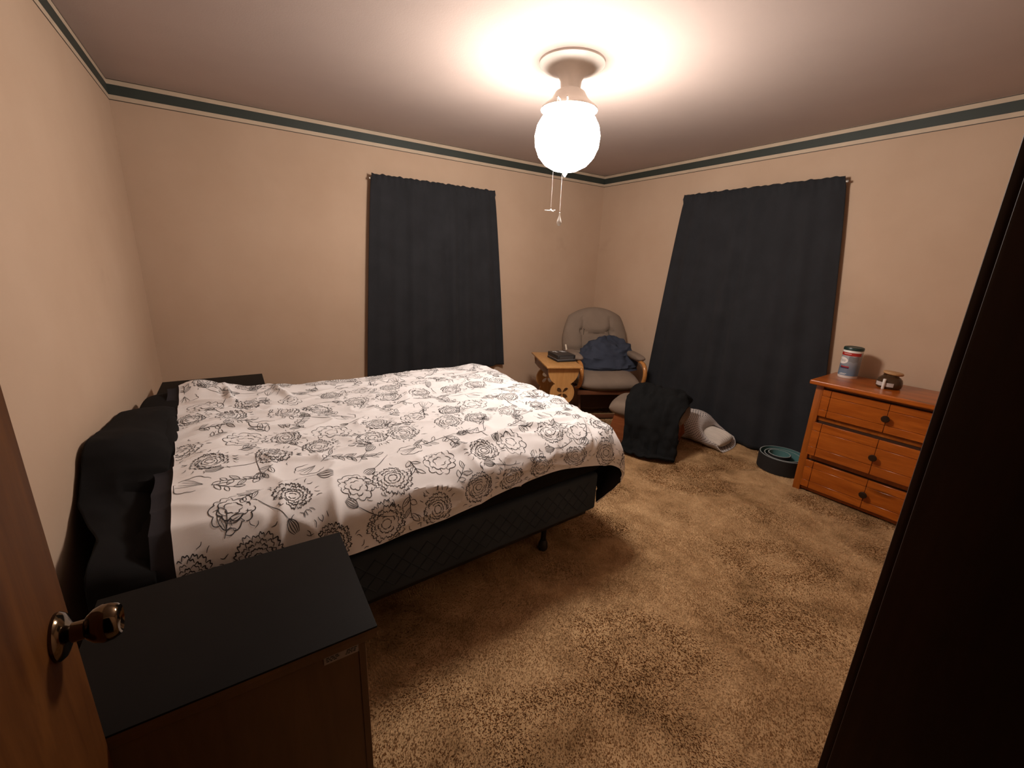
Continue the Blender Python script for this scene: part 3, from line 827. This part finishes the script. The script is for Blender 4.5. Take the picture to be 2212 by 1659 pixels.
# ------------------------------------------------------------------ dresser
DZ = 0.795
dr = empty('dresser', (3.937, -3.055, 0), math.radians(-87), 'orange pine three-drawer dresser against the right wall', 'dresser')
box('top', (-0.425, -0.245, DZ - 0.028), (0.425, 0.205, DZ), 'pine', dr, 0.006, 3)
for sx in (-1, 1):
    box('side_panel', (sx * 0.385 - 0.012, -0.18, 0.04), (sx * 0.385 + 0.012, 0.185, DZ - 0.028), 'pine_v', dr, 0.001, 1)
    for y0, y1 in ((-0.202, -0.158), (0.150, 0.194)):
        box('leg', (sx * 0.372 - 0.022, y0, 0), (sx * 0.372 + 0.022, y1, DZ - 0.028), 'pine_v', dr, 0.003, 2)
box('back_panel', (-0.37, 0.178, 0.04), (0.37, 0.186, DZ - 0.03), 'pine_dark', dr, 0, 1)
box('inner_frame', (-0.352, -0.180, 0.03), (0.352, -0.165, DZ - 0.03), 'pine_dark', dr, 0, 1)
for z0, z1 in ((0.012, 0.036), (0.243, 0.281), (0.522, 0.552), (0.746, 0.766)):
    box('rail', (-0.350, -0.184, z0), (0.350, -0.166, z1), 'pine_v', dr, 0.002, 1)
def drawer(z0, z1, out):
    d = empty('drawer', (0, 0, 0)); d.parent = dr
    y1 = -0.186 - out; y0 = y1 - 0.020
    bm = bmesh.new()
    add_box(bm, (-0.350, y0 + 0.005, z0 + 0.001), (0.350, y1, z1 - 0.001), 0, mat=1)
    xs_ = (-0.350, -0.301, 0.0, 0.301, 0.350); h = z1 - z0; zs = (z0, z0 + 0.26 * h, z0 + 0.76 * h, z1)
    for i in range(4):
        for k in range(3):
            add_box(bm, (xs_[i] + 0.0012, y0, zs[k] + 0.0008), (xs_[i + 1] - 0.0012, y0 + 0.012, zs[k + 1] - 0.0008), 0.0018, 1)
    fr_ = from_bm('drawer_front', bm, ['pine', 'pine_dark'], d)
    bm = bmesh.new()
    for lo, hi in (((-0.335, y1, z0 + 0.02), (-0.322, 0.15, z1 - 0.03)), ((0.322, y1, z0 + 0.02), (0.335, 0.15, z1 - 0.03)), ((-0.335, y1, z0 + 0.02), (0.335, 0.15, z0 + 0.03)), ((-0.335, 0.14, z0 + 0.02), (0.335, 0.15, z1 - 0.03))):
        add_box(bm, lo, hi)
    from_bm('drawer_box', bm, 'pine', d, smooth=False)
    lathe('knob', [(0, 0), (0.010, 0), (0.008, 0.010), (0.012, 0.015), (0.020, 0.019), (0.0215, 0.025), (0.017, 0.031), (0, 0.033)], 'knob', d, 24, (0, y0, (z0 + z1) / 2), (PI / 2, 0, 0))
drawer(0.557, 0.741, 0.0)
drawer(0.286, 0.517, 0.030)
drawer(0.041, 0.238, 0.004)

# wipes canister
can = empty('wipes_canister', (4.010, -2.728, DZ), 0, 'white wipes canister with dark green lid and red-banded blue label', 'canister')
R_ = 0.0555
lathe('body', [(0, 0.0), (R_ - 0.003, 0.0), (R_, 0.004), (R_, 0.188), (R_ - 0.002, 0.192), (0, 0.192)], 'white_plastic', can, 48)
lathe('lid', [(0, 0.190), (R_ + 0.001, 0.190), (R_ + 0.0015, 0.204), (R_ - 0.002, 0.210), (R_ - 0.008, 0.211), (R_ - 0.010, 0.208), (0, 0.208)], 'green_lid', can, 48)
def wrap(name, a0, a1, z0, z1, m, lift, parent, shape=None, n=40):
    V = []; F = []; nz = 12
    for i in range(n + 1):
        for k in range(nz + 1):
            u = i / n; v_ = k / nz; a = a0 + (a1 - a0) * u; z = z0 + (z1 - z0) * v_
            if shape == 'oval':
                x = (u * 2 - 1); hh = math.sqrt(max(0, 1 - x * x)); z = (z0 + z1) / 2 + (v_ * 2 - 1) * hh * (z1 - z0) / 2
            if shape == 'wave': z = z0 + (z1 - z0) * v_ + 0.003 * math.sin(u * 9)
            V.append(((R_ + lift) * math.cos(a), (R_ + lift) * math.sin(a), z))
    for i in range(n):
        for k in range(nz):
            q = i * (nz + 1) + k; F.append((q, q + nz + 1, q + nz + 2, q + 1))
    return from_data(name, V, F, m, parent)
# direction from the canister to the camera
ac = math.atan2(-3.868 + 2.728, 0.497 - 4.010)
lb = wrap('label', ac - 1.9, ac + 1.9, 0.018, 0.176, 'can_label', 0.0004, can)
wrap('red_band', ac - 1.7, ac + 1.0, 0.154, 0.175, 'red_print', 0.0007, lb)
wrap('oval', ac - 1.75, ac - 0.28, 0.095, 0.142, 'white_plastic', 0.0008, lb, 'oval')
wrap('red_box', ac - 0.98, ac - 0.05, 0.075, 0.0815, 'red_print', 0.0008, lb)
wrap('purple_box', ac - 1.05, ac - 0.05, 0.066, 0.075, 'purple_print', 0.0008, lb)
wrap('mountain_print', ac - 0.25, ac + 0.75, 0.112, 0.150, 'grey_print', 0.0005, lb, 'wave')
for (a0, a1, z, m) in ((-0.95, -0.10, 0.165, 'white_plastic'), (-1.35, -0.50, 0.120, 'grey_print'), (-1.15, -0.55, 0.112, 'grey_print'), (-0.80, -0.15, 0.030, 'white_plastic'), (-1.0, -0.25, 0.024, 'white_plastic')):
    wrap('print_line', ac + a0, ac + a1, z, z + 0.003, m, 0.0010, lb, n=14)

# candle jar and white tube
jar = empty('candle_jar', (3.935, -2.978, DZ), 0, 'amber glass candle jar with wooden lid and pale label', 'candle jar')
lathe('glass', [(0, 0.0), (0.056, 0.0), (0.0635, 0.008), (0.0660, 0.022), (0.0655, 0.040), (0.060, 0.058), (0.048, 0.070), (0.040, 0.076), (0.039, 0.086), (0.036, 0.086), (0.037, 0.075), (0.045, 0.067), (0.057, 0.055), (0.062, 0.040), (0.0625, 0.022), (0.060, 0.009), (0.052, 0.005), (0, 0.005)], 'amber', jar, 48)
lathe('wax', [(0, 0.0055), (0.051, 0.0055), (0.059, 0.010), (0.0612, 0.022), (0.0608, 0.040), (0.056, 0.052), (0, 0.052)], 'wax', jar, 40)
Rj = R_; R_ = 0.0662
wrap('label', ac - 1.25, ac + 0.30, 0.016, 0.040, 'paper', 0.0, jar)
R_ = Rj
lathe('lid', [(0, 0.085), (0.046, 0.085), (0.0505, 0.088), (0.0515, 0.094), (0.050, 0.099), (0.046, 0.101), (0, 0.101)], 'wood_lid', jar, 40, (0, 0, 0.002), (0.07, 0.05, 0))
tb = empty('lip_balm_tube', (3.862, -2.972, DZ), 0, 'small white tube standing upright in front of the candle jar', 'tube')
lathe('body', [(0, 0), (0.0072, 0), (0.0078, 0.001), (0.0078, 0.040), (0, 0.040)], 'white_plastic', tb, 20)
lathe('cap', [(0, 0.0405), (0.0078, 0.0405), (0.0078, 0.0625), (0.0070, 0.064), (0, 0.064)], 'white_plastic', tb, 20)

# ------------------------------------------------------------------ nested yoga wheels
def wheel(loc, R, h, label, th=0.010):
    e = empty('yoga_wheel', loc, 0, label, 'yoga wheel', 'nested yoga wheels')
    lathe('outer_pad', [(R - th * 0.45, 0), (R, 0.002), (R, h - 0.002), (R - th * 0.45, h), (R - th * 0.45, 0)], 'black_foam', e, 64)
    lathe('core_ring', [(R - th, 0), (R - th * 0.45, 0), (R - th * 0.45, h + 0.0015), (R - th, h + 0.0015), (R - th, 0)], ['ring_edge', 'teal'], e, 64, midx=[0, 0, 0, 1])
wheel((3.945, -2.476, 0.004), 0.163, 0.118, 'largest black yoga wheel, outermost of the nested set')
wheel((3.925, -2.482, 0.004), 0.128, 0.118, 'middle black yoga wheel nested inside the largest one')
wheel((3.934, -2.454, 0.004), 0.080, 0.118, 'smallest black yoga wheel with teal inside, at the centre of the nest')

# ------------------------------------------------------------------ side table and case
TZ = 0.59
TA = -0.40
tab = empty('side_table', (0, 0, 0), TA, 'oak side table with hourglass end panel and clover cutout', 'side table')
tw, td = 0.335, 0.648
tab.location = Vector((2.766, -0.965, 0)) + Matrix.Rotation(TA, 3, 'Z') @ Vector((tw / 2, td / 2, 0))
box('tabletop', (-tw / 2, -td / 2, TZ - 0.016), (tw / 2, td / 2, TZ), 'oak', tab, 0.004, 3)
def circ(cx, cz, r, a0, a1, n): return [(cx + r * math.cos(a0 + (a1 - a0) * k / n), cz + r * math.sin(a0 + (a1 - a0) * k / n)) for k in range(n + 1)]
ztop = TZ - 0.016; rb = 0.143; rl = 0.114; cz1 = ztop - 0.028; cz2 = cz1 - 0.212
a_up = math.asin(0.1235 / rb); a_lo = math.asin((0.212 - 0.1235) / rl)
right = [(rb, ztop)] + circ(0, cz1, rb, 0, -a_up, 12) + circ(0, cz2, rl, a_lo, -0.95, 22)[1:] + [(0.075, 0.20), (0.105, 0.15), (0.135, 0.08), (0.145, 0.0)]
outline = right + [(-x, z) for x, z in reversed(right)]
def petal(a):
    pts = []
    for k in range(18):
        b = 2 * PI * k / 18
        r = 0.038 + 0.030 * math.cos(b); w = 0.023 * math.sin(b) * (0.75 + 0.25 * math.cos(b))
        pts.append((r * math.cos(a) - w * math.sin(a), cz2 + r * math.sin(a) + w * math.cos(a)))
    return pts
holes = [petal(PI / 4 + PI / 2 * k) for k in range(4)]
for y in (-td / 2 + 0.048, td / 2 - 0.048):
    prism('end_panel', outline, 0.020, 'oak', tab, (0, y, 0), holes=holes)
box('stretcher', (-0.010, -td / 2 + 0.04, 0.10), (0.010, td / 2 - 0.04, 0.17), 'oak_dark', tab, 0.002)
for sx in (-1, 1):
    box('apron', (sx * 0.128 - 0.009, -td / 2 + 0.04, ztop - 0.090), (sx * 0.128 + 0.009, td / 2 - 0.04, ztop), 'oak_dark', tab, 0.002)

case = empty('carry_case', (3.085, -0.765, TZ), -0.22, 'small black case with white print lying on the oak side table', 'case')
box('lower_shell', (-0.095, -0.115, 0.0), (0.095, 0.115, 0.020), 'black_plastic', case, 0.008, 3)
box('seam', (-0.0935, -0.1135, 0.018), (0.0935, 0.1135, 0.024), 'grey_seam', case, 0.002, 1)
box('upper_shell', (-0.093, -0.113, 0.022), (0.093, 0.113, 0.064), 'black_plastic', case, 0.010, 3)
for x0, x1, y in ((-0.062, -0.024, 0.060), (-0.042, -0.018, 0.030), (0.014, 0.050, 0.062), (0.022, 0.068, 0.030)):
    bm = bmesh.new(); x = x0; first = True
    add_box(bm, (x0, y, 0.0636), (x1, y + 0.004, 0.0647))
    while x < x1 - 0.004:                       # one row of joined letter-like strokes
        add_box(bm, (x, y, 0.0636), (x + 0.0075, y + 0.024, 0.0647)); x += 0.0105
    from_bm('print_row', bm, 'white_print', case, smooth=False)
for z in (0.034, 0.046): box('groove', (-0.07, -0.1142, z), (0.07, -0.1125, z + 0.003), 'grey_seam', case, 0, 1)

# ------------------------------------------------------------------ glider chair
CA = math.radians(-25)
ch = empty('glider_chair', (3.607, -0.800, 0), CA, 'taupe cushioned glider chair with varnished bentwood arms in the corner', 'chair')
def seat_mod(x, y, z, u, v_, s):
    return x, y, z + 0.012 * (1 - v_ * v_) * (1 if s > 0 else 0)
pillow('seat_cushion', 0.64, 0.60, 0.155, 'taupe', ch, (0, -0.03, 0.372), (0.05, 0, 0), n=28, p=4, corner=0.30, e=0.45, mod=seat_mod)
def back_mod(x, y, z, u, v_, s):
    # v_: -1 bottom, +1 top ; rounded shoulders, tufting on the front (s = +1)
    tt = (v_ + 1) / 2
    wtop = 1 - 0.14 * max(0, tt - 0.5) ** 1.6 * 2.2
    x *= wtop * (0.90 + 0.10 * math.sin(min(1, tt * 1.8) * PI / 2))
    y -= 0.055 * (u * u) * max(0, tt - 0.35) * 1.5
    if s > 0:
        g = 0.0
        smile = 0.20 + 0.16 * u * u * 2.2
        if abs(u) < 0.52: g += math.exp(-((v_ - smile) / 0.045) ** 2)
        low = -0.30
        g += math.exp(-((v_ - low) / 0.045) ** 2) * 0.8
        for c in (-0.42, 0.42):
            if low < v_ < 0.75: g += math.exp(-((u - c - 0.25 * c * max(0, v_ - 0.25)) / 0.05) ** 2) * 0.75 * (1 if v_ < 0.32 else 0.7)
            g += 1.2 * math.exp(-(((u - c) / 0.09) ** 2 + ((v_ - 0.28) / 0.09) ** 2))
        z -= 0.030 * min(1.3, g)
    return x, y, z
bk = pillow('back_cushion', 0.72, 0.72, 0.17, 'taupe', ch, (0, 0.315, 0.690), (math.radians(90 - 16), 0, 0), n=48, p=3.6, corner=0.42, e=0.42, mod=back_mod)
def seam(pts):   # stitched line on the cushion face (cushion coordinates, z of face)
    tube('seam', smooth_path(pts, 5), 0.0035, 'taupe_seam', bk, 6)
def fz(x, y):      # face height of the cushion at a point
    u, v_ = x / 0.36, y / 0.36
    return 0.085 * max(0, (1 - abs(u) ** 3.6) * (1 - abs(v_) ** 3.6)) ** 0.42 - 0.026
def seam2(pts): seam([(x, y, fz(x, y)) for x, y in pts])
seam2([(-0.135, 0.115), (-0.07, 0.085), (0, 0.073), (0.07, 0.085), (0.135, 0.115)])
seam2([(-0.135, 0.115), (-0.160, 0.160), (-0.195, 0.215)]); seam2([(0.135, 0.115), (0.160, 0.160), (0.195, 0.215)])
for sx in (-1, 1): seam2([(sx * 0.135, 0.115), (sx * 0.145, 0.0), (sx * 0.140, -0.108)]); seam2([(sx * 0.140, -0.108), (sx * 0.20, -0.105), (sx * 0.27, -0.108)])
seam2([(-0.140, -0.108), (0, -0.112), (0.140, -0.108)])
for sx in (-1, 1):
    X = sx * 0.315
    ap = smooth_path([(X, 0.26, 0.40), (X, 0.27, 0.50), (X, 0.20, 0.560), (X, 0.0, 0.575), (X, -0.20, 0.575), (X, -0.285, 0.555), (X, -0.325, 0.49), (X, -0.315, 0.41), (X, -0.27, 0.345), (X, -0.20, 0.315)], 7)
    tube('arm', ap, 0.021, 'oak_arm', ch, 12, 0.017)
    pillow('arm_pad', 0.095, 0.40, 0.060, 'taupe', ch, (X, -0.03, 0.605), (0, 0, 0), n=16, p=4, corner=0.4, e=0.4)
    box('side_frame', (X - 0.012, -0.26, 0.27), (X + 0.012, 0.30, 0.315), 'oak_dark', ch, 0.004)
    tube('arm_upright', [(X * 1.065, 0.245, 0.655), (X * 1.06, 0.205, 0.610), (X * 1.05, 0.165, 0.560)], 0.009, 'oak_lit', ch, 10, 0.006)
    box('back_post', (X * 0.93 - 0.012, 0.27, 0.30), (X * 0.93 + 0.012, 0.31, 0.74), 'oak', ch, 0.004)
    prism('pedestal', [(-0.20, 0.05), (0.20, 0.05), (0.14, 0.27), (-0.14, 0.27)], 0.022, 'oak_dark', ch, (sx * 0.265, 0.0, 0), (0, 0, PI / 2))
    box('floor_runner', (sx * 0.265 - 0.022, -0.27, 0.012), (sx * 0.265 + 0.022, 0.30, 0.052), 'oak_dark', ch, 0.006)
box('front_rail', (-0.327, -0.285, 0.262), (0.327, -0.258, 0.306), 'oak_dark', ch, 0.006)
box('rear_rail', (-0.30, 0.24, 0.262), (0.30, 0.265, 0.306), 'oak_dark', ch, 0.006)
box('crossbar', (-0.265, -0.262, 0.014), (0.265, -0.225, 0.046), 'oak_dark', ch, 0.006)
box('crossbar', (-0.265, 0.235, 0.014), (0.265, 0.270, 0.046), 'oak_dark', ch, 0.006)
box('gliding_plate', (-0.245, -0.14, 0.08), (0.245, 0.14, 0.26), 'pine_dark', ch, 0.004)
# navy garment heaped on the seat
def heap():
    nu, nv = 60, 30; V = []; F = []
    for i in range(nu):
        a = 2 * PI * i / nu
        for k in range(nv + 1):
            b = PI / 2 * k / nv
            rx = 0.300 + 0.03 * math.sin(3 * a + 1); ry = 0.130 + 0.02 * math.sin(2 * a)
            hz = 0.27 + 0.03 * math.sin(2 * a + 0.7)
            x = rx * math.cos(a) * math.cos(b) ** 0.8; y = ry * math.sin(a) * math.cos(b) ** 0.8; z = hz * math.sin(b) ** 0.9
            x += 0.02 * math.sin(b) ; y += 0.14 * (z / 0.3)
            q = Vector((x * 7, y * 7, z * 9))
            w = 0.030 * (1 - 2 * abs(noise.noise(q + Vector((0.3 * z, 0, 3))))) + 0.016 * (1 - 2 * abs(noise.noise(q * 2.3)))
            n_ = Vector((x / rx ** 2, (y - 0.14 * (z / 0.3)) / ry ** 2, z / hz ** 2 + 0.01)).normalized()
            V.append(Vector((x, y, max(z, 0.0))) + n_ * w * (0.35 if k < 2 else 1))
    m = nv + 1
    for i in range(nu):
        j = (i + 1) % nu
        for k in range(nv): F.append((i * m + k, j * m + k, j * m + k + 1, i * m + k + 1))
    F.append(tuple(i * m for i in range(nu))[::-1])
    o = from_data('garment', V, F, 'navy')
    o.location = Vector((3.607, -0.800, 0.440)) + Matrix.Rotation(CA, 3, 'Z') @ Vector((0.055, 0.030, 0))
    o.rotation_euler = (0, 0, CA)
    return o
tag(heap(), 'crumpled navy blue garment heaped on the glider chair seat', 'clothing')

# ------------------------------------------------------------------ ottoman, jacket
OA = math.radians(-63)
ott = empty('ottoman', (3.402, -1.612, 0), OA, 'low taupe cushioned ottoman with reddish wood sides, under the black jacket', 'ottoman')
pillow('cushion', 0.63, 0.43, 0.135, 'taupe', ott, (0, 0, 0.310), n=28, p=6, corner=0.22, e=0.40)
for sy in (-1, 1):
    prism('side_panel', [(-0.25, 0.035), (0.25, 0.035), (0.285, 0.10), (0.25, 0.26), (-0.25, 0.26), (-0.285, 0.10)], 0.022, 'ott_wood', ott, (0, sy * 0.165, 0))
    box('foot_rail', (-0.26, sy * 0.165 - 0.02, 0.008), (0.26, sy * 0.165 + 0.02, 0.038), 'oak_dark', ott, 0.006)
for sx in (-1, 1):
    box('end_panel', (sx * 0.245 - 0.011, -0.155, 0.06), (sx * 0.245 + 0.011, 0.155, 0.25), 'ott_wood', ott, 0.003)
def jacket():
    # rows along the ottoman's length (X), columns from the far top edge over the near side to the floor
    def rw(x, lift, spread, front, fl):
        return [(x, 0.17, 0.388 + lift * 0.3), (x, 0.08, 0.415 + lift), (x, -0.05, 0.425 + lift), (x, -0.16, 0.405 + lift * 0.6), (x + spread * 0.3, -0.235, 0.33), (x + spread * 0.6, -0.265, 0.21), (x + spread * 0.9, -0.285 - front * 0.4, 0.10), (x + spread, -0.310 - front, 0.032), (x + spread * 1.05, -0.355 - front - fl, 0.018)]
    R0 = [rw(-0.150, 0.000, 0.030, 0.000, -0.02), rw(-0.105, 0.055, 0.015, 0.020, 0.005), rw(-0.03, 0.062, 0.0, 0.022, 0.020), rw(0.06, 0.050, 0.01, 0.035, 0.022), rw(0.15, 0.048, 0.02, 0.030, 0.010), rw(0.215, 0.040, 0.025, 0.015, 0.000), rw(0.268, 0.018, 0.005, -0.005, -0.015), rw(0.290, -0.025, -0.025, -0.025, -0.035)]
    g = cr_interp(np.array(R0), 8); g = np.swapaxes(cr_interp(np.swapaxes(g, 0, 1), 7), 0, 1)
    nn = grid_normals(g)
    if nn[g.shape[0] // 2, 10, 2] < 0: nn = -nn
    for i in range(g.shape[0]):
        for j in range(g.shape[1]):
            p = g[i, j]
            d_ = 0.022 * (1 - 2 * abs(noise.noise(Vector((p[0] * 12, p[1] * 5, p[2] * 4))))) + 0.010 * noise.noise(Vector(p * 22))
            g[i, j] = p + nn[i, j] * d_
            g[i, j][2] = max(g[i, j][2], 0.022)
    a, b = g.shape[:2]
    F = [(i * b + j, (i + 1) * b + j, (i + 1) * b + j + 1, i * b + j + 1) for i in range(a - 1) for j in range(b - 1)]
    e = empty('jacket', ott.location, OA, 'black zip jacket draped over the ottoman down to the carpet', 'jacket')
    o = from_data('body', g.reshape(-1, 3), F, 'jacket', e)
    md = o.modifiers.new('thick', 'SOLIDIFY'); md.thickness = 0.016; md.offset = -1
    def zipline(i, j0, j1):
        tube('zip', [Vector(g[i, j] + nn[i, j] * 0.004) for j in range(j0, j1)], 0.0028, 'zip', e, 6)
    zipline(int(a * 0.52), 22, 36); zipline(int(a * 0.50), 42, 54); zipline(int(a * 0.80), 10, 34)
    # sleeve lying bunched at the back edge
    tube('sleeve', smooth_path([(-0.12, 0.05, 0.44), (-0.02, 0.11, 0.445), (0.10, 0.13, 0.425), (0.20, 0.10, 0.425)], 8), 0.042, 'jacket', e, 14, 0.036, (0, 0, 1))
jacket()

# ------------------------------------------------------------------ pillow in a polka-dot case on the floor
def cased_pillow():
    e = empty('cased_pillow', (3.895, -1.79, 0), math.radians(8), 'pillow in a white polka-dot case lying on the carpet by the long curtain', 'pillow')
    # bag: sections along -Y from the closed end to the open mouth
    secs = [(0.28, 0.03, 0.02), (0.265, 0.10, 0.060), (0.22, 0.145, 0.100), (0.13, 0.168, 0.122), (0.02, 0.172, 0.118), (-0.09, 0.170, 0.100), (-0.17, 0.168, 0.082), (-0.235, 0.168, 0.066)]
    secs = [(p.x, p.y, p.z) for p in smooth_path(secs, 5)]
    n = 44; V = []; F = []; uv = []
    for s_, (y, hw, hh) in enumerate(secs):
        for k in range(n):
            a = 2 * PI * k / n
            ca, sa = math.cos(a), math.sin(a)
            x = hw * math.copysign(abs(ca) ** 0.7, ca); z = hh * (1 + math.copysign(abs(sa) ** 0.8, sa))
            f = max(0, (s_ - 22) / (len(secs) - 23))
            yy = y + (0.175 * f * max(0, sa) ** 0.6) - 0.055 * f * max(0, -sa)           # mouth slants: lower lip reaches further
            w = 0.010 * noise.noise(Vector((x * 12, yy * 12, z * 12)))
            V.append((x + w, yy + w * .5, max(0.004, z + w)))
            uv.append((hw * a * 0.75, y))
    for s_ in range(len(secs) - 1):
        for k in range(n):
            j = (k + 1) % n; F.append((s_ * n + k, s_ * n + j, (s_ + 1) * n + j, (s_ + 1) * n + k))
    F.append(tuple(range(n)))
    o = from_data('pillowcase', V, F, ['dots', 'dots_in'], e, uv=uv)
    md = o.modifiers.new('thick', 'SOLIDIFY'); md.thickness = 0.004; md.offset = 0; md.material_offset = 0
    # ribbed pillow end showing in the mouth
    def ribs(x, y, z, u, v_, s): return x, y, z + (0.0075 * math.sin(math.asin(max(-1, min(1, u))) * 26) * (1 - abs(v_) ** 6) * (1 - abs(u) ** 4) if s > 0 else 0)
    pillow('ribbed_insert', 0.295, 0.36, 0.115, 'stripe', e, (-0.005, -0.085, 0.070), (0.06, 0, 0), n=72, p=3, corner=0.35, e=0.42, mod=ribs)
cased_pillow()

# ------------------------------------------------------------------ scene units
scene.unit_settings.system = 'METRIC'
